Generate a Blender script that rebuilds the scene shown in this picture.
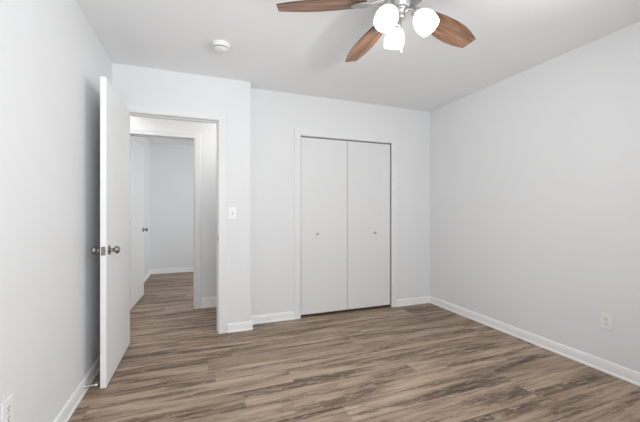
import bpy, bmesh, math, random
from mathutils import Vector, Matrix
random.seed(4)
R = math.radians
sc = bpy.context.scene
COL = sc.collection
for o in list(bpy.data.objects):
    bpy.data.objects.remove(o)

# ------------------------------------------------------------------ dimensions
H = 2.44                                   # ceiling height
XL, XR = -0.704, 2.760                     # left and right wall faces
YD, YB, XS = 3.2065, 3.3535, 0.4704        # door wall face, closet wall face, step between them
YW = -0.42                                 # wall behind the camera
WT = 0.115                                 # wall thickness
DX0, DX1, DZ = -0.609, 0.165, 2.030        # room door opening
CX0, CX1, CZ = 1.034, 2.178, 1.992         # closet opening
YH = 4.130                                 # far hall wall face
HX0, HX1, HZ = -0.800, -0.060, 2.036       # doorway in the far hall wall
FY, FXL, FXR = 6.70, -0.870, 2.000         # far room
FAN = (1.004, 1.4514)

# ------------------------------------------------------------------ camera
cam_d = bpy.data.cameras.new('camera')
cam = bpy.data.objects.new('camera', cam_d)
COL.objects.link(cam)
cam_d.sensor_fit = 'HORIZONTAL'
cam_d.sensor_width = 36.0
cam_d.lens = 36.0 * 320.93 / 640
cam_d.shift_y = 0.52 / 640
cam_d.clip_start = 0.02
cam.location = (0, 0, 1.1637)
cam.rotation_euler = (R(90), 0, -R(20.545))
sc.camera = cam

# ------------------------------------------------------------------ world, lights, exposure
world = bpy.data.worlds.new('world')
sc.world = world
world.use_nodes = True
wn = world.node_tree
wn.nodes['Background'].inputs['Color'].default_value = (0.80, 0.88, 1.0, 1)
wn.nodes['Background'].inputs['Strength'].default_value = 0.6


def area(name, loc, rot, sx, sy, power, color):
    d = bpy.data.lights.new(name, 'AREA')
    d.shape = 'RECTANGLE'
    d.size, d.size_y = sx, sy
    d.energy = power
    d.color = color
    o = bpy.data.objects.new(name, d)
    o.location = loc
    o.rotation_euler = rot
    COL.objects.link(o)
    return o


# area lights outside unseen windows placed to light the room and far room
# sky stand-in at each window, plus upward fill added to lift the ceiling
E_BACK, E_SIDE, E_BACK_UPFILL, E_SIDE_UPFILL, E_FAR = 47, 28, 60, 0, 52
DAY = (0.955, 0.98, 1.0)
area('sky_back_window', (0.54, YW - WT - 0.16, 1.45), (R(98), 0, 0), 2.2, 1.3, E_BACK, DAY)
area('fill_side_window', (XR + WT + 0.16, 0.43, 1.45), (0, R(90), 0), 1.3, 1.3, E_SIDE, DAY)  # added to light the left wall from the right
area('upfill_back_window', (0.6, YW - 4.2, 0.15), (R(118), 0, 0), 5.0, 2.0, E_BACK_UPFILL, DAY)  # added upward fill that brightens the ceiling
area('upfill_side_window', (XR + 4.2, 0.9, 0.15), (0, R(118), 0), 2.0, 5.0, E_SIDE_UPFILL, DAY)
area('fill_far_window', (FXR + WT + 0.30, 4.75, 1.5), (R(90), 0, R(30)), 1.2, 1.3, E_FAR, DAY)  # added fill, turned to keep the far room's left wall darker
SHADE_EMIT = 0.8
LAMP_POWER = 6.5
HALL_EMIT = 20.0

sc.view_settings.view_transform = 'Standard'
sc.view_settings.look = 'None'
sc.view_settings.gamma = 1.0
sc.view_settings.use_curve_mapping = False
sc.view_settings.exposure = 0.23


# ------------------------------------------------------------------ materials
def new_mat(name):
    m = bpy.data.materials.new(name)
    m.use_nodes = True
    nt = m.node_tree
    return m, nt, nt.nodes['Principled BSDF']


def N(nt, typ, **kw):
    n = nt.nodes.new(typ)
    for k, v in kw.items():
        setattr(n, k, v)
    return n


def math_node(nt, op, a, b=None, c=None):
    n = N(nt, 'ShaderNodeMath', operation=op)
    for i, v in enumerate((a, b, c)):
        if v is None:
            continue
        if isinstance(v, (int, float)):
            n.inputs[i].default_value = v
        else:
            nt.links.new(v, n.inputs[i])
    return n.outputs[0]


def mix_rgb(nt, fac, a, b, blend='MIX'):
    n = N(nt, 'ShaderNodeMix', data_type='RGBA', blend_type=blend)
    for i, v in ((0, fac), (6, a), (7, b)):
        if isinstance(v, (int, float)):
            n.inputs[i].default_value = v
        elif isinstance(v, tuple):
            n.inputs[i].default_value = v
        else:
            nt.links.new(v, n.inputs[i])
    return n.outputs[2]


def ramp(nt, fac, stops):
    n = N(nt, 'ShaderNodeValToRGB')
    e = n.color_ramp.elements
    while len(e) < len(stops):
        e.new(0.5)
    for i, (p, col) in enumerate(stops):
        e[i].position = p
        e[i].color = col if len(col) == 4 else (*col, 1)
    nt.links.new(fac, n.inputs[0])
    return n.outputs[0]


def paint(name, col, rough=0.55, spec=0.3, bump=0.0, scale=260):
    m, nt, b = new_mat(name)
    tc = N(nt, 'ShaderNodeTexCoord')
    nz = N(nt, 'ShaderNodeTexNoise')
    nz.inputs['Scale'].default_value = 1.7
    nz.inputs['Detail'].default_value = 3
    nt.links.new(tc.outputs['Object'], nz.inputs['Vector'])
    c = ramp(nt, nz.outputs[0], [(0.3, tuple(v * 0.985 for v in col)), (0.7, col)])
    nt.links.new(c, b.inputs['Base Color'])
    b.inputs['Roughness'].default_value = rough
    b.inputs['Specular IOR Level'].default_value = spec
    if bump:
        n2 = N(nt, 'ShaderNodeTexNoise')
        n2.inputs['Scale'].default_value = scale
        nt.links.new(tc.outputs['Object'], n2.inputs['Vector'])
        bp = N(nt, 'ShaderNodeBump')
        bp.inputs['Strength'].default_value = bump
        bp.inputs['Distance'].default_value = 0.002
        nt.links.new(n2.outputs[0], bp.inputs['Height'])
        nt.links.new(bp.outputs[0], b.inputs['Normal'])
    return m


def metal(name, col, rough):
    m, nt, b = new_mat(name)
    tc = N(nt, 'ShaderNodeTexCoord')
    nz = N(nt, 'ShaderNodeTexNoise')
    nz.inputs['Scale'].default_value = 60
    nt.links.new(tc.outputs['Object'], nz.inputs['Vector'])
    r = N(nt, 'ShaderNodeMapRange')
    r.inputs['To Min'].default_value = rough * 0.85
    r.inputs['To Max'].default_value = rough * 1.15
    nt.links.new(nz.outputs[0], r.inputs['Value'])
    nt.links.new(r.outputs[0], b.inputs['Roughness'])
    b.inputs['Base Color'].default_value = (*col, 1)
    b.inputs['Metallic'].default_value = 1.0
    return m


def plain(name, col, rough=0.5):
    return paint(name, col, rough, 0.4)


def glow(name, col, strength):
    m, nt, b = new_mat(name)
    tc = N(nt, 'ShaderNodeTexCoord')
    nz = N(nt, 'ShaderNodeTexNoise')
    nz.inputs['Scale'].default_value = 8
    nt.links.new(tc.outputs['Object'], nz.inputs['Vector'])
    c = ramp(nt, nz.outputs[0], [(0.3, tuple(v * 0.97 for v in col)), (0.7, col)])
    nt.links.new(c, b.inputs['Emission Color'])
    b.inputs['Base Color'].default_value = (0.9, 0.9, 0.9, 1)
    b.inputs['Roughness'].default_value = 0.25
    b.inputs['Emission Strength'].default_value = strength
    return m


M_WALL = paint('wall_paint', (0.825, 0.829, 0.834), 0.7, 0.2, 0.05)
M_CEIL = paint('ceiling_paint', (0.93, 0.938, 0.948), 0.85, 0.15, 0.06)
M_TRIM = paint('trim_paint', (0.92, 0.92, 0.92), 0.35, 0.4)
M_CASING = paint('casing_paint', (0.84, 0.842, 0.845), 0.45, 0.3)
M_DOOR = paint('door_paint', (0.91, 0.91, 0.91), 0.4, 0.4)
M_CLOSET = paint('closet_door_paint', (0.80, 0.80, 0.80), 0.4, 0.4)
M_PLASTIC = paint('white_plastic', (0.90, 0.90, 0.89), 0.35, 0.5)
M_GREY = plain('grey_plastic', (0.35, 0.35, 0.35))
M_DARK = plain('dark_slot', (0.02, 0.02, 0.02), 0.6)
M_NICKEL = metal('satin_nickel', (0.33, 0.32, 0.305), 0.2)
M_CHROME = metal('brushed_fan_nickel', (0.52, 0.52, 0.52), 0.34)
M_STEEL = metal('bright_steel', (0.78, 0.78, 0.78), 0.3)
M_RUBBER = plain('white_rubber', (0.80, 0.80, 0.79), 0.6)
M_SHADE = glow('frosted_lit_glass', (1.0, 0.975, 0.94), SHADE_EMIT)
M_HALL = glow('hall_fill_glass', (1.0, 0.98, 0.95), HALL_EMIT)


def floor_material():
    m, nt, b = new_mat('vinyl_plank_floor')
    L = nt.links
    tc = N(nt, 'ShaderNodeTexCoord')
    sp = N(nt, 'ShaderNodeSeparateXYZ')
    L.new(tc.outputs['Object'], sp.inputs[0])
    X, Y = sp.outputs[0], sp.outputs[1]
    PW, PL = 0.182, 1.22
    yr = math_node(nt, 'ADD', math_node(nt, 'DIVIDE', Y, PW), 20.35)
    row = math_node(nt, 'FLOOR', yr)
    wr = N(nt, 'ShaderNodeTexWhiteNoise', noise_dimensions='1D')
    L.new(row, wr.inputs['W'])
    xs = math_node(nt, 'ADD', math_node(nt, 'DIVIDE', X, PL), math_node(nt, 'MULTIPLY', wr.outputs[0], 7.0))
    colm = math_node(nt, 'FLOOR', xs)
    cv = N(nt, 'ShaderNodeCombineXYZ')
    L.new(row, cv.inputs[0])
    L.new(colm, cv.inputs[1])
    wc = N(nt, 'ShaderNodeTexWhiteNoise', noise_dimensions='2D')
    L.new(cv.outputs[0], wc.inputs['Vector'])
    sc3 = N(nt, 'ShaderNodeSeparateXYZ')
    L.new(wc.outputs['Color'], sc3.inputs[0])
    r1, r2, r3 = sc3.outputs

    def grain(fx, fy, kx, ky, scale=1.0, detail=5, rough=0.6, dist=0.0):
        c = N(nt, 'ShaderNodeCombineXYZ')
        L.new(math_node(nt, 'ADD', math_node(nt, 'MULTIPLY', X, fx), math_node(nt, 'MULTIPLY', r1, kx)), c.inputs[0])
        L.new(math_node(nt, 'ADD', math_node(nt, 'MULTIPLY', Y, fy), math_node(nt, 'MULTIPLY', r2, ky)), c.inputs[1])
        L.new(math_node(nt, 'MULTIPLY', r3, 31.0), c.inputs[2])
        n = N(nt, 'ShaderNodeTexNoise')
        n.inputs['Scale'].default_value = scale
        n.inputs['Detail'].default_value = detail
        n.inputs['Roughness'].default_value = rough
        n.inputs['Distortion'].default_value = dist
        L.new(c.outputs[0], n.inputs['Vector'])
        return n.outputs[0]

    g_band = grain(1.15, 11.5, 41.0, 57.0, 1.0, 8, 0.64, 0.55)      # broad dark figure
    g_mid = grain(1.6, 34.0, 23.0, 77.0, 1.0, 6, 0.62, 0.35)        # streaks
    g_fine = grain(9.0, 190.0, 63.0, 17.0, 1.0, 3, 0.6)             # pores
    g_fleck = grain(9.0, 55.0, 13.0, 29.0, 1.0, 5, 0.75, 1.0)      # ragged light and dark flecks
    g_tone = grain(0.7, 3.2, 91.0, 33.0, 1.0, 2, 0.5)               # slow drift along a plank
    base = ramp(nt, r3, [(0.0, (0.420, 0.314, 0.228)), (0.5, (0.445, 0.338, 0.248)), (1.0, (0.475, 0.367, 0.274))])
    c = mix_rgb(nt, 0.8, base, ramp(nt, g_tone, [(0.35, (0.80, 0.775, 0.75)), (0.62, (1.10, 1.10, 1.10))]), 'MULTIPLY')
    ragged = math_node(nt, 'ADD', g_band, math_node(nt, 'MULTIPLY', math_node(nt, 'SUBTRACT', g_fleck, 0.5), 0.22))
    band = ramp(nt, ragged, [(0.35, (0.27, 0.245, 0.225)), (0.42, (0.45, 0.42, 0.39)), (0.475, (0.76, 0.735, 0.71)), (0.55, (1, 1, 1)), (0.72, (1.12, 1.12, 1.12))])
    c = mix_rgb(nt, 1.0, c, band, 'MULTIPLY')
    mid = ramp(nt, g_mid, [(0.33, (0.42, 0.40, 0.38)), (0.43, (0.80, 0.785, 0.77)), (0.52, (1, 1, 1)), (0.68, (1.16, 1.16, 1.16))])
    c = mix_rgb(nt, 0.95, c, mid, 'MULTIPLY')
    fine = ramp(nt, g_fine, [(0.32, (0.74, 0.73, 0.72)), (0.52, (1, 1, 1))])
    c = mix_rgb(nt, 0.6, c, fine, 'MULTIPLY')
    fl_mask = math_node(nt, 'MULTIPLY', ramp(nt, g_fleck, [(0.55, (0, 0, 0)), (0.61, (1, 1, 1))]),
                        ramp(nt, g_band, [(0.43, (1, 1, 1)), (0.56, (0, 0, 0))]))
    c = mix_rgb(nt, math_node(nt, 'MULTIPLY', fl_mask, 0.62), c, (0.50, 0.42, 0.35, 1))
    # small dark knots and cracks inside the figure
    g_knot = grain(5.0, 34.0, 71.0, 43.0, 1.0, 6, 0.8, 1.6)
    kn = math_node(nt, 'MULTIPLY', ramp(nt, g_knot, [(0.38, (1, 1, 1)), (0.455, (0, 0, 0))]),
                   ramp(nt, g_band, [(0.47, (1, 1, 1)), (0.60, (0, 0, 0))]))
    c = mix_rgb(nt, math_node(nt, 'MULTIPLY', kn, 0.70), c, (0.085, 0.060, 0.042, 1))
    # plank seams
    fy = math_node(nt, 'FRACT', yr)
    fx = math_node(nt, 'FRACT', xs)
    ey = math_node(nt, 'MULTIPLY', math_node(nt, 'MINIMUM', fy, math_node(nt, 'SUBTRACT', 1.0, fy)), PW)
    ex = math_node(nt, 'MULTIPLY', math_node(nt, 'MINIMUM', fx, math_node(nt, 'SUBTRACT', 1.0, fx)), PL)
    e = math_node(nt, 'MINIMUM', ex, ey)
    seam = math_node(nt, 'LESS_THAN', e, 0.0012)
    c = mix_rgb(nt, math_node(nt, 'MULTIPLY', seam, 0.35), c, (0.10, 0.075, 0.06, 1))
    L.new(c, b.inputs['Base Color'])
    b.inputs['Roughness'].default_value = 0.48
    b.inputs['Specular IOR Level'].default_value = 0.35
    bp = N(nt, 'ShaderNodeBump')
    bp.inputs['Strength'].default_value = 0.08
    bp.inputs['Distance'].default_value = 0.001
    L.new(g_fine, bp.inputs['Height'])
    L.new(bp.outputs[0], b.inputs['Normal'])
    return m


def blade_material(name='walnut_blade'):
    m, nt, b = new_mat(name)
    L = nt.links
    tc = N(nt, 'ShaderNodeTexCoord')
    oi = N(nt, 'ShaderNodeObjectInfo')
    mp = N(nt, 'ShaderNodeMapping')
    mp.inputs['Scale'].default_value = (2.2, 26, 26)
    L.new(tc.outputs['Object'], mp.inputs['Vector'])
    off = N(nt, 'ShaderNodeVectorMath', operation='ADD')
    L.new(mp.outputs[0], off.inputs[0])
    rv = N(nt, 'ShaderNodeCombineXYZ')
    L.new(math_node(nt, 'MULTIPLY', oi.outputs['Random'], 19.0), rv.inputs[0])
    L.new(math_node(nt, 'MULTIPLY', oi.outputs['Random'], 47.0), rv.inputs[1])
    L.new(rv.outputs[0], off.inputs[1])
    n1 = N(nt, 'ShaderNodeTexNoise')
    n1.inputs['Scale'].default_value = 1.0
    n1.inputs['Detail'].default_value = 6
    n1.inputs['Distortion'].default_value = 0.8
    L.new(off.outputs[0], n1.inputs['Vector'])
    c = ramp(nt, n1.outputs[0], [(0.30, (0.070, 0.036, 0.021)), (0.46, (0.235, 0.118, 0.066)),
                                 (0.60, (0.34, 0.185, 0.110)), (0.75, (0.42, 0.24, 0.150))])
    n2 = N(nt, 'ShaderNodeTexNoise')
    n2.inputs['Scale'].default_value = 6.0
    n2.inputs['Detail'].default_value = 3
    L.new(off.outputs[0], n2.inputs['Vector'])
    c = mix_rgb(nt, 0.6, c, ramp(nt, n2.outputs[0], [(0.35, (0.72, 0.70, 0.68)), (0.55, (1, 1, 1))]), 'MULTIPLY')
    L.new(c, b.inputs['Base Color'])
    b.inputs['Roughness'].default_value = 0.42
    return m


M_FLOOR = floor_material()
M_BLADE = blade_material()
M_EDGE = plain('dark_blade_edge', (0.06, 0.038, 0.026), 0.5)


def glass_material():
    m = bpy.data.materials.new('window_glass')
    m.use_nodes = True
    nt = m.node_tree
    nt.nodes.remove(nt.nodes['Principled BSDF'])
    out = nt.nodes['Material Output']
    tr = N(nt, 'ShaderNodeBsdfTransparent')
    gl = N(nt, 'ShaderNodeBsdfGlossy')
    gl.inputs['Roughness'].default_value = 0.02
    lw = N(nt, 'ShaderNodeFresnel')
    lw.inputs['IOR'].default_value = 1.3
    mx = N(nt, 'ShaderNodeMixShader')
    nt.links.new(lw.outputs[0], mx.inputs[0])
    nt.links.new(tr.outputs[0], mx.inputs[1])
    nt.links.new(gl.outputs[0], mx.inputs[2])
    nt.links.new(mx.outputs[0], out.inputs[0])
    return m


M_GLASS = glass_material()


# ------------------------------------------------------------------ mesh helpers
def box(bm, x0, x1, y0, y1, z0, z1, mi=0):
    vs = [bm.verts.new(p) for p in ((x0, y0, z0), (x1, y0, z0), (x1, y1, z0), (x0, y1, z0),
                                    (x0, y0, z1), (x1, y0, z1), (x1, y1, z1), (x0, y1, z1))]
    for f in ((3, 2, 1, 0), (4, 5, 6, 7), (0, 1, 5, 4), (1, 2, 6, 5), (2, 3, 7, 6), (3, 0, 4, 7)):
        bm.faces.new([vs[i] for i in f]).material_index = mi
    return vs


def frame_of(axis):
    a = Vector(axis).normalized()
    t = Vector((0, 0, 1)) if abs(a.z) < 0.9 else Vector((1, 0, 0))
    u = a.cross(t).normalized()
    return a, u, a.cross(u)


def lathe(bm, origin, axis, prof, seg=24, cap0=True, cap1=True, smooth=True):
    """Profile of (distance along the axis, radius) turned about the axis."""
    o = Vector(origin)
    a, u, v = frame_of(axis)
    rings = []
    for d, r in prof:
        if r < 1e-6:
            rings.append([bm.verts.new(o + a * d)])
        else:
            rings.append([bm.verts.new(o + a * d + (u * math.cos(t) + v * math.sin(t)) * r)
                          for t in (2 * math.pi * k / seg for k in range(seg))])
    for A, B in zip(rings, rings[1:]):
        for k in range(seg):
            k2 = (k + 1) % seg
            if len(A) == 1 and len(B) == 1:
                continue
            if len(A) == 1:
                f = bm.faces.new((A[0], B[k], B[k2]))
            elif len(B) == 1:
                f = bm.faces.new((A[k], B[0], A[k2]))
            else:
                f = bm.faces.new((A[k], B[k], B[k2], A[k2]))
            f.smooth = smooth
    if cap0 and len(rings[0]) > 1:
        bm.faces.new(rings[0])
    if cap1 and len(rings[-1]) > 1:
        bm.faces.new(list(reversed(rings[-1])))


def tube(bm, pts, r, seg=10):
    pts = [Vector(p) for p in pts]
    rings = []
    for i, p in enumerate(pts):
        d = (pts[min(i + 1, len(pts) - 1)] - pts[max(i - 1, 0)])
        a, u, v = frame_of(d)
        rr = r[i] if isinstance(r, (list, tuple)) else r
        rings.append([bm.verts.new(p + (u * math.cos(t) + v * math.sin(t)) * rr)
                      for t in (2 * math.pi * k / seg for k in range(seg))])
    for A, B in zip(rings, rings[1:]):
        # pick the rotation of B that lines up with A
        sh = min(range(seg), key=lambda s_: (A[0].co - B[s_].co).length)
        for k in range(seg):
            k2 = (k + 1) % seg
            bm.faces.new((A[k], B[(k + sh) % seg], B[(k2 + sh) % seg], A[k2])).smooth = True
    bm.faces.new(rings[0])
    bm.faces.new(list(reversed(rings[-1])))


def extrude_profile(bm, prof, p0, p1, inward, mi=0):
    """Sweep a profile of (out, up) points from p0 to p1; 'inward' points from the wall into the room."""
    p0, p1, n = Vector(p0), Vector(p1), Vector(inward).normalized()
    A = [bm.verts.new(p0 + n * a + Vector((0, 0, b))) for a, b in prof]
    B = [bm.verts.new(p1 + n * a + Vector((0, 0, b))) for a, b in prof]
    k = len(prof)
    for i in range(k):
        j = (i + 1) % k
        bm.faces.new((A[i], A[j], B[j], B[i])).material_index = mi
    bm.faces.new(A)
    bm.faces.new(list(reversed(B)))


def obj(name, bm, mats, parent=None, bevel=0.0, seg=2, loc=None):
    bmesh.ops.recalc_face_normals(bm, faces=bm.faces[:])
    me = bpy.data.meshes.new(name)
    bm.to_mesh(me)
    bm.free()
    for m in (mats if isinstance(mats, (list, tuple)) else [mats]):
        me.materials.append(m)
    o = bpy.data.objects.new(name, me)
    COL.objects.link(o)
    if parent:
        o.parent = parent
    if loc:
        o.location = loc
    if bevel:
        b = o.modifiers.new('bevel', 'BEVEL')
        b.width = bevel
        b.segments = seg
        b.limit_method = 'ANGLE'
        b.angle_limit = R(40)
    return o


def structure(o, label=None):
    o['kind'] = 'structure'
    if label:
        o['label'] = label
    return o


def thing(name, label, cat, loc=(0, 0, 0), rot=(0, 0, 0), group=None):
    o = bpy.data.objects.new(name, None)
    o.empty_display_size = 0.1
    COL.objects.link(o)
    o.location = loc
    o.rotation_euler = rot
    o['label'] = label
    o['category'] = cat
    if group:
        o['group'] = group
    return o


B = bmesh.new

# ------------------------------------------------------------------ the shell
bm = B(); box(bm, -2.45, 2.90, -0.60, 6.85, -0.10, 0.0)
structure(obj('floor', bm, M_FLOOR), 'grey-brown wood-look plank floor running through room and hall')
bm = B(); box(bm, -2.45, 2.90, -0.60, 6.85, H, H + 0.10)
structure(obj('ceiling', bm, M_CEIL), 'flat white ceiling')
bm = B(); box(bm, XL - WT, XL, YW, YD, 0, H)
structure(obj('wall_left', bm, M_WALL), 'white wall on the left behind the open door')
SY0, SY1 = -0.20, 1.06                     # unseen window added in the right wall to light the left side
bm = B()
box(bm, XR, XR + WT, YW - WT, SY0, 0, H)
box(bm, XR, XR + WT, SY1, YB + 0.9, 0, H)
box(bm, XR, XR + WT, SY0, SY1, 0, 0.85)
box(bm, XR, XR + WT, SY0, SY1, 2.10, H)
structure(obj('wall_right', bm, M_WALL), 'bare white wall on the right')

# door wall and closet wall: one mesh with the step between them
bm = B()
box(bm, -2.30, DX0 - 0.018, YD, YD + WT, 0, H)
box(bm, DX0 - 0.018, DX1 + 0.018, YD, YD + WT, DZ + 0.018, H)
box(bm, DX1 + 0.018, XS, YD, YD + WT, 0, H)
box(bm, XS - WT, XS, YD + WT, YB + WT, 0, H)
box(bm, XS, CX0, YB, YB + WT, 0, H)
box(bm, CX0, CX1, YB, YB + WT, CZ + 0.03, H)
box(bm, CX1, XR, YB, YB + WT, 0, H)
structure(obj('wall_front', bm, M_WALL), 'white wall with the doorway and the closet, stepped between them')

# wall behind the camera; its unseen window is placed and widened for light
WX0, WX1, WZ0, WZ1 = -0.52, 1.60, 0.85, 2.10
bm = B()
box(bm, XL - WT, WX0, YW - WT, YW, 0, H)
box(bm, WX1, XR, YW - WT, YW, 0, H)
box(bm, WX0, WX1, YW - WT, YW, 0, WZ0)
box(bm, WX0, WX1, YW - WT, YW, WZ1, H)
structure(obj('wall_back', bm, M_WALL), 'white wall with an unseen window placed for light')


def window(name, axis, a0, a1, z0, z1, w0, w1):
    """A vinyl window filling a hole; axis 'y' = wall spans x, axis 'x' = wall spans y."""
    def bx(bm, u0, u1, v0, v1, za, zb):
        if axis == 'y':
            box(bm, u0, u1, v0, v1, za, zb)
        else:
            box(bm, v0, v1, u0, u1, za, zb)
    mid = (w0 + w1) / 2
    bm = B()
    t = 0.045
    bx(bm, a0, a0 + t, w0 + 0.02, w1 - 0.02, z0, z1)
    bx(bm, a1 - t, a1, w0 + 0.02, w1 - 0.02, z0, z1)
    bx(bm, a0 + t, a1 - t, w0 + 0.02, w1 - 0.02, z0, z0 + t)
    bx(bm, a0 + t, a1 - t, w0 + 0.02, w1 - 0.02, z1 - t, z1)
    zm = (z0 + z1) / 2
    bx(bm, a0 + t, a1 - t, mid - 0.02, mid + 0.02, zm - 0.02, zm + 0.02)
    f = structure(obj(name, bm, M_TRIM, bevel=0.003), 'unseen white framed sash window placed for its light')
    bm = B()
    bx(bm, a0 + t, a1 - t, mid - 0.002, mid + 0.002, z0 + t, zm - 0.02)
    bx(bm, a0 + t, a1 - t, mid - 0.002, mid + 0.002, zm + 0.02, z1 - t)
    obj('pane', bm, M_GLASS, f)


window('unseen_window_1', 'y', WX0, WX1, WZ0, WZ1, YW - WT, YW)
window('added_window_3', 'x', SY0, SY1, 0.85, 2.10, XR, XR + WT)

# hall and far room
bm = B()
box(bm, -2.30, HX0 - 0.018, YH, YH + WT, 0, H)
box(bm, HX0 - 0.018, HX1 + 0.018, YH, YH + WT, HZ + 0.018, H)
box(bm, HX1 + 0.018, XR, YH, YH + WT, 0, H)
structure(obj('wall_hall', bm, M_WALL), 'white far wall of the hall with a second doorway')
bm = B(); box(bm, -2.42, -2.30, YD, YH + WT, 0, H)
structure(obj('wall_hall_left', bm, M_WALL), 'white end wall of the hall')
bm = B(); box(bm, 0.75, 0.85, YB + WT, YH, 0, H)
structure(obj('wall_hall_right', bm, M_WALL), 'white wall between hall and closet')
bm = B(); box(bm, FXL - WT, FXL, YH + WT, FY + WT, 0, H)
structure(obj('wall_far_left', bm, M_WALL), 'white left wall of the far room')
bm = B(); box(bm, FXL, FXR + WT, FY, FY + WT, 0, H)
structure(obj('wall_far', bm, M_WALL), 'white end wall of the far room')
bm = B()
FW0, FW1 = 4.45, 5.65  # unseen window added to light the far room
box(bm, FXR, FXR + WT, YH + WT, FW0, 0, H)
box(bm, FXR, FXR + WT, FW1, FY, 0, H)
box(bm, FXR, FXR + WT, FW0, FW1, 0, 0.85)
box(bm, FXR, FXR + WT, FW0, FW1, 2.10, H)
structure(obj('wall_far_right', bm, M_WALL), 'white right wall of the far room with an added window')
window('added_window_2', 'x', FW0, FW1, 0.85, 2.10, FXR, FXR + WT)

# ------------------------------------------------------------------ baseboards
BASE = [(0, 0), (0.019, 0), (0.0185, 0.010), (0.013, 0.018), (0.0115, 0.060), (0.0095, 0.068), (0.0095, 0.074), (0.005, 0.083), (0, 0.084)]


def baseboard(name, runs, label):
    bm = B()
    for p0, p1, n in runs:
        extrude_profile(bm, BASE, p0, p1, n)
    return structure(obj(name, bm, M_TRIM), label)


baseboard('baseboard_left', [((XL, YW, 0), (XL, YD, 0), (1, 0, 0))], 'white baseboard along the left wall')
baseboard('baseboard_right', [((XR, YW, 0), (XR, YB, 0), (-1, 0, 0))], 'white baseboard along the right wall')
baseboard('baseboard_front', [((DX1 + 0.083, YD, 0), (XS + 0.019, YD, 0), (0, -1, 0)),
                              ((XS, YD, 0), (XS, YB, 0), (1, 0, 0)),
                              ((XS, YB, 0), (CX0 - 0.074, YB, 0), (0, -1, 0)),
                              ((CX1 + 0.074, YB, 0), (XR, YB, 0), (0, -1, 0))], 'white baseboard along doorway and closet wall')
baseboard('baseboard_back', [((XL, YW, 0), (XR, YW, 0), (0, 1, 0))], 'white baseboard under the unseen window')
BASE_H = [(a, b * 1.45) for a, b in BASE]
bm = B()
extrude_profile(bm, BASE_H, (HX1 + 0.075, YH, 0), (0.75, YH, 0), (0, -1, 0))
extrude_profile(bm, BASE_H, (-2.30, YH, 0), (HX0 - 0.075, YH, 0), (0, -1, 0))
structure(obj('baseboard_hall', bm, M_TRIM), 'white baseboard in the hall')
baseboard('baseboard_far', [((FXL, FY, 0), (FXR, FY, 0), (0, -1, 0)), ((FXL, YH + WT, 0), (FXL, FY, 0), (1, 0, 0))],
          'white baseboard in the far room')


# ------------------------------------------------------------------ door frames and casings
def casing_frame(bm, x0, x1, zt, y, w, out=-1, t=0.014, z0=0.0):
    """Mitred moulded casing round an opening in a wall that spans x; face at y, standing out along out*y."""
    prof = [(0.005, 0.0), (0.005, 0.008), (0.010, 0.011), (0.022, 0.0095), (0.046, 0.0125), (w - 0.008, t), (w - 0.002, t - 0.002), (w, 0.0)]
    # each profile point traces left jamb up, header across, right jamb down
    rows = []
    for a, d in prof:
        yy = y + out * d
        rows.append([bm.verts.new(p) for p in ((x0 - a, yy, z0), (x0 - a, yy, zt + a), (x1 + a, yy, zt + a), (x1 + a, yy, z0))])
    k = len(rows)
    for i in range(k):
        A, Bq = rows[i], rows[(i + 1) % k]
        for j in range(3):
            bm.faces.new((A[j], A[j + 1], Bq[j + 1], Bq[j]))
    bm.faces.new([r_[0] for r_ in rows])
    bm.faces.new([r_[3] for r_ in reversed(rows)])


def jamb_frame(bm, x0, x1, zt, y0, y1, stop_y0, stop_y1, t=0.018, st=0.011):
    box(bm, x0 - t, x0, y0, y1, 0, zt + t)
    box(bm, x1, x1 + t, y0, y1, 0, zt + t)
    box(bm, x0, x1, y0, y1, zt, zt + t)
    if stop_y1 > stop_y0:
        box(bm, x0, x0 + st, stop_y0, stop_y1, 0, zt - st)
        box(bm, x1 - st, x1, stop_y0, stop_y1, 0, zt - st)
        box(bm, x0, x1, stop_y0, stop_y1, zt - st, zt)


bm = B()
jamb_frame(bm, DX0, DX1, DZ, YD - 0.002, YD + WT + 0.002, YD + 0.040, YD + 0.075)
door_frame = structure(obj('trim_1', bm, M_CASING, bevel=0.002), 'white door frame of the open bedroom door')
bm = B(); casing_frame(bm, DX0, DX1, DZ, YD, 0.072); casing_frame(bm, DX0, DX1, DZ, YD + WT, 0.072, 1)
obj('casing', bm, M_CASING, door_frame)
bm = B(); box(bm, DX1 - 0.0015, DX1 + 0.003, YD + 0.006, YD + 0.032, 0.880, 0.940)
box(bm, DX1 - 0.0025, DX1 + 0.004, YD - 0.014, YD + 0.006, 0.888, 0.932)
lathe(bm, (DX1 - 0.001, YD + 0.019, 0.910), (-1, 0, 0), [(0, 0.008), (0.0012, 0.008)], 12)
obj('strike_plate', bm, M_NICKEL, door_frame)

bm = B()
jamb_frame(bm, HX0, HX1, HZ, YH - 0.002, YH + WT + 0.002, YH + 0.035, YH + 0.070)
hall_frame = structure(obj('trim_2', bm, M_CASING, bevel=0.002), 'white door frame across the hall')
bm = B(); casing_frame(bm, HX0, HX1, HZ, YH, 0.072); casing_frame(bm, HX0, HX1, HZ, YH + WT, 0.072, 1)
obj('casing', bm, M_CASING, hall_frame)

bm = B()
box(bm, CX0 - 0.016, CX0, YB, YB + WT, 0, CZ + 0.016)
box(bm, CX1, CX1 + 0.016, YB, YB + WT, 0, CZ + 0.016)
box(bm, CX0, CX1, YB, YB + WT, CZ, CZ + 0.016)
closet_frame = structure(obj('trim_3', bm, M_CASING, bevel=0.0015), 'white frame of the closet')
bm = B(); casing_frame(bm, CX0, CX1, CZ, YB, 0.076)
obj('casing', bm, M_CASING, closet_frame)
bm = B(); box(bm, CX0 + 0.002, CX1 - 0.002, YB + 0.030, YB + 0.070, CZ - 0.004, CZ)
obj('track', bm, M_GREY, closet_frame)


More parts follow.
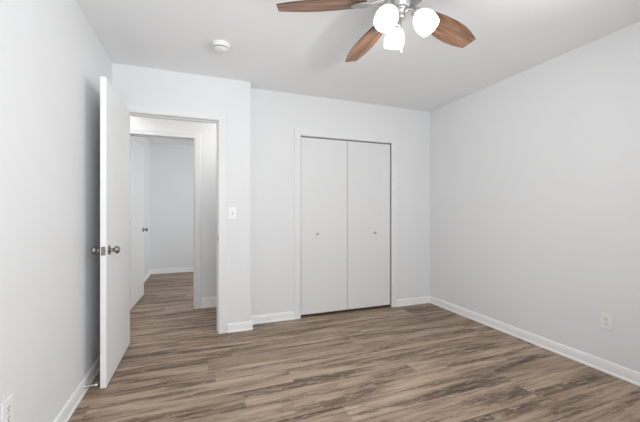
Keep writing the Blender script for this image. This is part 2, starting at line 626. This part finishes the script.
# ------------------------------------------------------------------ doors
def knob_set(bm, o, axis):
    """Rose, neck and ball of a passage knob standing out of a door face at o along axis."""
    lathe(bm, o, axis, [(0, 0.0325), (0.003, 0.0325), (0.007, 0.029), (0.010, 0.017), (0.013, 0.0125), (0.026, 0.0115),
                        (0.031, 0.016), (0.036, 0.0225), (0.044, 0.0265), (0.052, 0.0265), (0.058, 0.0225), (0.062, 0.014), (0.0635, 0)], 28)


def slab_door(name, pivot, rotz, width, height, thick, label, flip_knob=0.062):
    """Flush slab; local x runs from the hinge edge, local y from the face seen first to the back."""
    bm = B()
    box(bm, 0, width, 0, thick, 0, height)
    d = structure(obj(name, bm, M_DOOR, bevel=0.0015, loc=pivot), label)
    d.rotation_euler = (0, 0, rotz)
    kx, kz = width - flip_knob, 0.906 - pivot[2]
    bm = B(); knob_set(bm, (kx, 0, kz), (0, -1, 0))
    obj('door_knob', bm, M_NICKEL, d)
    bm = B(); knob_set(bm, (kx, thick, kz), (0, 1, 0))
    obj('door_knob', bm, M_NICKEL, d)
    bm = B()
    box(bm, width - 0.002, width + 0.0012, thick / 2 - 0.0125, thick / 2 + 0.0125, kz - 0.0285, kz + 0.0285)
    lathe(bm, (width + 0.001, thick / 2, kz), (1, 0, 0), [(0, 0.0085), (0.008, 0.0085), (0.009, 0.007)], 16)
    for dz in (-0.021, 0.021):
        lathe(bm, (width + 0.001, thick / 2, kz + dz), (1, 0, 0), [(0, 0.0035), (0.0012, 0.003)], 10)
    obj('latch_plate', bm, M_NICKEL, d)
    for z in (0.20, height / 2, height - 0.20):
        bm = B()
        lathe(bm, (-0.004, -0.003, z - 0.044), (0, 0, 1), [(0, 0.0055), (0.088, 0.0055)], 12)
        box(bm, -0.0012, 0.0015, 0, 0.030, z - 0.044, z + 0.044)
        obj('hinge', bm, M_NICKEL, d)
    return d


# bedroom door: swung 90 degrees into the room, lying close to the left wall
slab_door('door_1', (DX0 + 0.003, YD + 0.006, 0.012), R(-90), 0.760, 2.030, 0.035,
          'white flush door standing open along the left wall')
# door across the hall: swung into the far room
def far_door():
    w, hgt, t = 0.730, 2.028, 0.035
    bm = B(); box(bm, 0, w, 0, t, 0, hgt)
    d = structure(obj('door_2', bm, M_DOOR, bevel=0.0015, loc=(HX0 + 0.044, YH + WT + 0.045, 0.012)), 'white flush door standing open in the far room')
    d.rotation_euler = (0, 0, R(87.5))
    for y, s in ((0, -1), (t, 1)):
        bm = B(); knob_set(bm, (w - 0.062, y, 0.905), (0, s, 0))
        obj('door_knob', bm, M_NICKEL, d)
    bm = B(); box(bm, w - 0.002, w + 0.0012, t / 2 - 0.0125, t / 2 + 0.0125, 0.877, 0.933)
    obj('latch_plate', bm, M_NICKEL, d)
    for z in (0.20, hgt / 2, hgt - 0.20):
        bm = B(); lathe(bm, (-0.004, t + 0.003, z - 0.044), (0, 0, 1), [(0, 0.0055), (0.088, 0.0055)], 12)
        box(bm, -0.0012, 0.0015, t - 0.030, t, z - 0.044, z + 0.044)
        obj('hinge', bm, M_NICKEL, d)
far_door()

# closet doors: two flush leaves side by side, a small knob on each
cm = 1.5985
for nm, x0, x1, kx, lab in (('door_3', CX0 + 0.002, cm - 0.0025, 1.226, 'left white closet door leaf with a small knob'),
                            ('door_4', cm + 0.0025, CX1 - 0.003, 1.954, 'right white closet door leaf with a small knob')):
    bm = B(); box(bm, x0, x1, YB + 0.008, YB + 0.038, 0.030, CZ - 0.013)
    d = structure(obj(nm, bm, M_CLOSET, bevel=0.002), lab)
    bm = B()
    lathe(bm, (kx, YB + 0.008, 0.914), (0, -1, 0), [(0, 0.009), (0.002, 0.009), (0.005, 0.0065), (0.012, 0.0065), (0.016, 0.012), (0.022, 0.0155), (0.027, 0.0135), (0.0295, 0.007), (0.030, 0)], 20)
    obj('door_knob', bm, M_CHROME, d)


# ------------------------------------------------------------------ wall plates
def plate_bm(w=0.072, hgt=0.116, t=0.0055):
    bm = B()
    box(bm, -w / 2, w / 2, -t, 0, -hgt / 2, hgt / 2)
    return bm


def outlet(loc, rotz, label):
    t = thing('wall_outlet', label, 'outlet', loc, (0, 0, rotz))
    obj('cover_plate', plate_bm(), M_PLASTIC, t, bevel=0.002)
    for s in (-1, 1):
        bm = B()
        cz = s * 0.0195
        lathe(bm, (0, -0.0055, cz), (0, -1, 0), [(0, 0.0172), (0.0015, 0.0172), (0.002, 0.0165)], 24)
        r_ = obj('receptacle', bm, M_PLASTIC, t)
        bm = B()
        box(bm, -0.0080, -0.0052, -0.0080, -0.0070, cz + 0.0005, cz + 0.0095)
        box(bm, 0.0052, 0.0080, -0.0080, -0.0070, cz + 0.0015, cz + 0.0090)
        lathe(bm, (0, -0.0070, cz - 0.0075), (0, -1, 0), [(0, 0.0032), (0.001, 0.0032)], 12)
        obj('slots', bm, M_DARK, r_)
    bm = B(); lathe(bm, (0, -0.0055, 0), (0, -1, 0), [(0, 0.0032), (0.0012, 0.0028)], 12)
    obj('screw', bm, M_CHROME, t)
    return t


outlet((XR, 1.448, 0.368), R(-90), 'white duplex power outlet low on the bare right wall')
outlet((XL, 1.597, 0.376), R(90), 'white duplex power outlet low on the left wall by the baseboard')

sw = thing('light_switch', 'white toggle light switch on the wall beside the open doorway', 'light switch', (0.296, YD, 1.147))
obj('cover_plate', plate_bm(), M_PLASTIC, sw, bevel=0.002)
bm = B(); box(bm, -0.0055, 0.0055, -0.0063, -0.0050, -0.0125, 0.0125)
obj('toggle_slot', bm, M_GREY, sw)
bm = B()
vs = box(bm, -0.0042, 0.0042, -0.0175, -0.0060, -0.004, 0.005)
for v in vs:
    if v.co.y < -0.01:
        v.co.z += 0.007
obj('toggle', bm, M_PLASTIC, sw, bevel=0.001)
for s in (-1, 1):
    bm = B(); lathe(bm, (0, -0.0055, s * 0.030), (0, -1, 0), [(0, 0.0032), (0.0012, 0.0028)], 12)
    obj('screw', bm, M_PLASTIC, sw)

# ------------------------------------------------------------------ smoke detector
sd = thing('smoke_detector', 'round white smoke detector on the ceiling above the doorway', 'smoke detector', (0.152, 2.56, H))
bm = B(); lathe(bm, (0, 0, 0), (0, 0, -1), [(0, 0.068), (0.008, 0.068), (0.010, 0.064)], 40)
obj('base_plate', bm, M_PLASTIC, sd)
bm = B(); lathe(bm, (0, 0, -0.010), (0, 0, -1), [(0, 0.064), (0.016, 0.0615), (0.0165, 0.057), (0.0215, 0.057)], 40)
cov = obj('cover', bm, M_PLASTIC, sd)
bm = B(); lathe(bm, (0, 0, -0.0312), (0, 0, -1), [(0, 0.0535), (0.0080, 0.0525)], 40)
obj('vent_ring', bm, M_DARK, sd)
bm = B(); lathe(bm, (0, 0, -0.0385), (0, 0, -1), [(0, 0.0575), (0.003, 0.056), (0.007, 0.047), (0.009, 0.030), (0.0095, 0)], 40)
obj('cap', bm, M_PLASTIC, sd)
bm = B(); lathe(bm, (0.020, -0.020, -0.0455), (0, 0, -1), [(0, 0.010), (0.004, 0.009), (0.0045, 0)], 16)
obj('test_button', bm, M_PLASTIC, sd)

# ------------------------------------------------------------------ spring door stop
ds = thing('door_stop', 'metal spring door stop with white tip on the left baseboard', 'door stop', (XL + 0.0115, 2.452, 0.043))
bm = B(); lathe(bm, (-0.0005, 0, 0), (1, 0, 0), [(0, 0.011), (0.003, 0.011), (0.008, 0.007), (0.010, 0.006)], 18)
obj('mount', bm, M_STEEL, ds)
bm = B()
pts = []
for k in range(16 * 11 + 1):
    t = k / 16
    a = 2 * math.pi * t
    rr = 0.0062 - 0.0018 * t / 11
    pts.append((0.009 + 0.050 * t / 11, rr * math.cos(a), rr * math.sin(a)))
tube(bm, pts, 0.0020, 6)
obj('spring', bm, M_STEEL, ds)
bm = B(); lathe(bm, (0.056, 0, 0), (1, 0, 0), [(0, 0.0055), (0.003, 0.0070), (0.014, 0.0070), (0.017, 0.0055), (0.018, 0)], 16)
obj('tip', bm, M_RUBBER, ds)

# ------------------------------------------------------------------ ceiling fan
ZB = 2.281                                  # height of the blades
fan = thing('ceiling_fan', 'five blade walnut and nickel ceiling fan with three lit glass shades', 'ceiling fan', (FAN[0], FAN[1], H))
zb = ZB - H
bm = B(); lathe(bm, (0, 0, 0), (0, 0, -1), [(0, 0.082), (0.030, 0.084), (0.040, 0.078), (0.048, 0.060)], 40)
obj('canopy', bm, M_CHROME, fan)
bm = B(); lathe(bm, (0, 0, -0.046), (0, 0, -1), [(0, 0.070), (0.012, 0.118), (0.024, 0.128), (0.078, 0.128), (0.092, 0.120), (0.104, 0.095), (0.108, 0.060)], 48)
obj('motor_housing', bm, M_CHROME, fan)
bm = B(); lathe(bm, (0, 0, -0.150), (0, 0, -1), [(0, 0.055), (0.010, 0.052), (0.014, 0.048), (0.046, 0.048), (0.052, 0.042)], 36)
obj('switch_housing', bm, M_CHROME, fan)
bm = B(); lathe(bm, (0, 0, -0.200), (0, 0, -1), [(0, 0.040), (0.006, 0.036), (0.014, 0.022), (0.034, 0.022), (0.044, 0.026), (0.052, 0.020), (0.058, 0.009), (0.066, 0.006), (0.068, 0)], 28)
lk = obj('light_kit_hub', bm, M_CHROME, fan)

# blade outline: narrow at the iron, widest past the middle, clipped tip
R0, R1 = 0.185, 0.660
def blade_half(t):
    pts = [(0.0, 0.044), (0.12, 0.055), (0.30, 0.068), (0.50, 0.076), (0.66, 0.075), (0.80, 0.067), (0.92, 0.055), (1.0, 0.045)]
    for (a, wa), (b_, wb) in zip(pts, pts[1:]):
        if t <= b_:
            u = (t - a) / (b_ - a)
            return wa + (wb - wa) * u
    return pts[-1][1]


def make_blade():
    bm = B()
    n = 28
    th = 0.0055
    up, dn = [], []
    for side in (1, -1):
        seq = range(n + 1) if side == 1 else range(n, -1, -1)
        for k in seq:
            t = k / n
            x = R0 + (R1 - R0) * t
            y = side * blade_half(t)
            up.append(bm.verts.new((x, y, th / 2)))
            dn.append(bm.verts.new((x, y, -th / 2)))
    m = len(up)
    bm.faces.new(up).material_index = 0
    bm.faces.new(list(reversed(dn))).material_index = 0
    for i in range(m):
        j = (i + 1) % m
        bm.faces.new((up[i], dn[i], dn[j], up[j])).material_index = 1
    return bm


def make_iron():
    """Blade iron: an arm from the motor that spreads into a leaf plate under the blade."""
    bm = B()
    outl = [(0.090, 0.016), (0.125, 0.013), (0.155, 0.016), (0.178, 0.030), (0.200, 0.036), (0.225, 0.033), (0.250, 0.022), (0.268, 0.008)]
    zz = [0.012, 0.006, -0.003, -0.0058, -0.0058, -0.0058, -0.0058, -0.0058]
    t = 0.005
    rows = []
    for (x, w), z in zip(outl, zz):
        rows.append([bm.verts.new(p) for p in ((x, -w, z), (x, w, z), (x, w, z - t), (x, 0, z - t - 0.004), (x, -w, z - t))])
    for A, Bq in zip(rows, rows[1:]):
        for i in range(5):
            j = (i + 1) % 5
            bm.faces.new((A[i], A[j], Bq[j], Bq[i])).smooth = False
    bm.faces.new(rows[0]); bm.faces.new(list(reversed(rows[-1])))
    for x, y in ((0.200, 0.020), (0.200, -0.020), (0.240, 0.0)):
        lathe(bm, (x, y, -0.011), (0, 0, -1), [(0, 0.006), (0.003, 0.005), (0.004, 0.002)], 10)
    return bm


PITCH = R(-13)
blade0 = iron0 = None
for k in range(5):
    a = R(158.43 - 72 * k + (1.3 if k == 1 else 0))
    if k == 0:
        blade0 = obj('blade', make_blade(), [M_BLADE, M_EDGE], fan, bevel=0.0012)
        iron0 = obj('blade_iron', make_iron(), M_CHROME, blade0, bevel=0.0012)
        bl = blade0
    else:
        bl = blade0.copy(); COL.objects.link(bl); bl.parent = fan
        ir = iron0.copy(); COL.objects.link(ir); ir.parent = bl
    bl.location = (0, 0, zb)
    bl.rotation_euler = (Matrix.Rotation(a, 4, 'Z') @ Matrix.Rotation(R(2.0), 4, 'Y') @ Matrix.Rotation(PITCH, 4, 'X')).to_euler()

# three tulip shades on curved arms
TILT = R(36)
for deg in (72, 202, 317):
    a = R(deg)
    dx, dy = math.cos(a), math.sin(a)
    ax = Vector((dx * math.sin(TILT), dy * math.sin(TILT), -math.cos(TILT)))
    s0 = Vector((dx * 0.075, dy * 0.075, -0.226))
    bm = B()
    p0 = Vector((dx * 0.018, dy * 0.018, -0.222))
    pts = []
    for i in range(9):
        t = i / 8
        q = p0.lerp(s0, t)
        q.z += 0.016 * math.sin(math.pi * t)
        pts.append(q)
    tube(bm, pts, 0.0075, 10)
    obj('light_arm', bm, M_CHROME, fan)
    bm = B(); lathe(bm, s0 - ax * 0.008, ax, [(0, 0.013), (0.004, 0.021), (0.012, 0.026), (0.030, 0.027), (0.032, 0.025)], 24)
    obj('shade_holder', bm, M_CHROME, fan)
    o_ = s0 + ax * 0.018
    prof = [(0.0, 0.024), (0.005, 0.030), (0.018, 0.042), (0.036, 0.052), (0.056, 0.058), (0.076, 0.0595), (0.096, 0.057), (0.110, 0.053)]
    inner = [(d, r_ - 0.003) for d, r_ in reversed(prof)]
    bm = B(); lathe(bm, o_, ax, prof + inner, 32, cap0=False, cap1=False)
    sh = obj('lamp_shade', bm, M_SHADE, fan)
    ld = bpy.data.lights.new('bulb_light', 'POINT')
    ld.energy, ld.shadow_soft_size, ld.color = LAMP_POWER, 0.022, (1.0, 0.985, 0.965)
    lo = bpy.data.objects.new('bulb_light', ld)
    COL.objects.link(lo)
    lo.parent = fan
    lo.location = o_ + ax * 0.116
    bm = B(); lathe(bm, o_, ax, [(0.0, 0.012), (0.020, 0.013), (0.040, 0.024), (0.060, 0.030), (0.074, 0.027), (0.084, 0.015), (0.088, 0)], 20)
    obj('bulb', bm, M_SHADE, sh)

# two pull chains, each with a fob
for (cx, cyy, z0, ln) in ((-0.053, 0.014, -0.215, 0.175), (0.002, -0.002, -0.262, 0.150)):
    bm = B()
    nb = int(ln / 0.0055)
    for i in range(nb):
        lathe(bm, (cx, cyy, z0 - i * 0.0055), (0, 0, -1), [(0, 0.0012), (0.0012, 0.0024), (0.0036, 0.0024), (0.0055, 0.0012)], 6)
    ch = obj('pull_chain', bm, M_CHROME, fan)
    bm = B(); lathe(bm, (cx, cyy, z0 - nb * 0.0055), (0, 0, -1), [(0, 0.0018), (0.005, 0.0032), (0.016, 0.0036), (0.021, 0.0025), (0.023, 0)], 12)
    obj('fob', bm, M_CHROME, ch)

# ------------------------------------------------------------------ hall lamps (unseen, added to even out the hall light)
for lx, ly, lab in ((0.57, 3.66, 'unseen round flush glass dome lamp added on the hall ceiling, right of the doorway'), (-1.00, 3.74, 'unseen round flush glass dome lamp on the hall ceiling, left of the doorway')):
    hl = thing('unseen_hall_lamp', lab, 'lamp', (lx, ly, H), group='unseen hall ceiling lamps')
    bm = B(); lathe(bm, (0, 0, 0), (0, 0, -1), [(0, 0.150), (0.018, 0.150), (0.024, 0.140)], 36)
    obj('base_plate', bm, M_CHROME, hl)
    bm = B(); lathe(bm, (0, 0, -0.022), (0, 0, -1), [(0, 0.132), (0.030, 0.122), (0.055, 0.090), (0.070, 0.045), (0.074, 0)], 36)
    obj('lamp_shade', bm, M_HALL, hl)
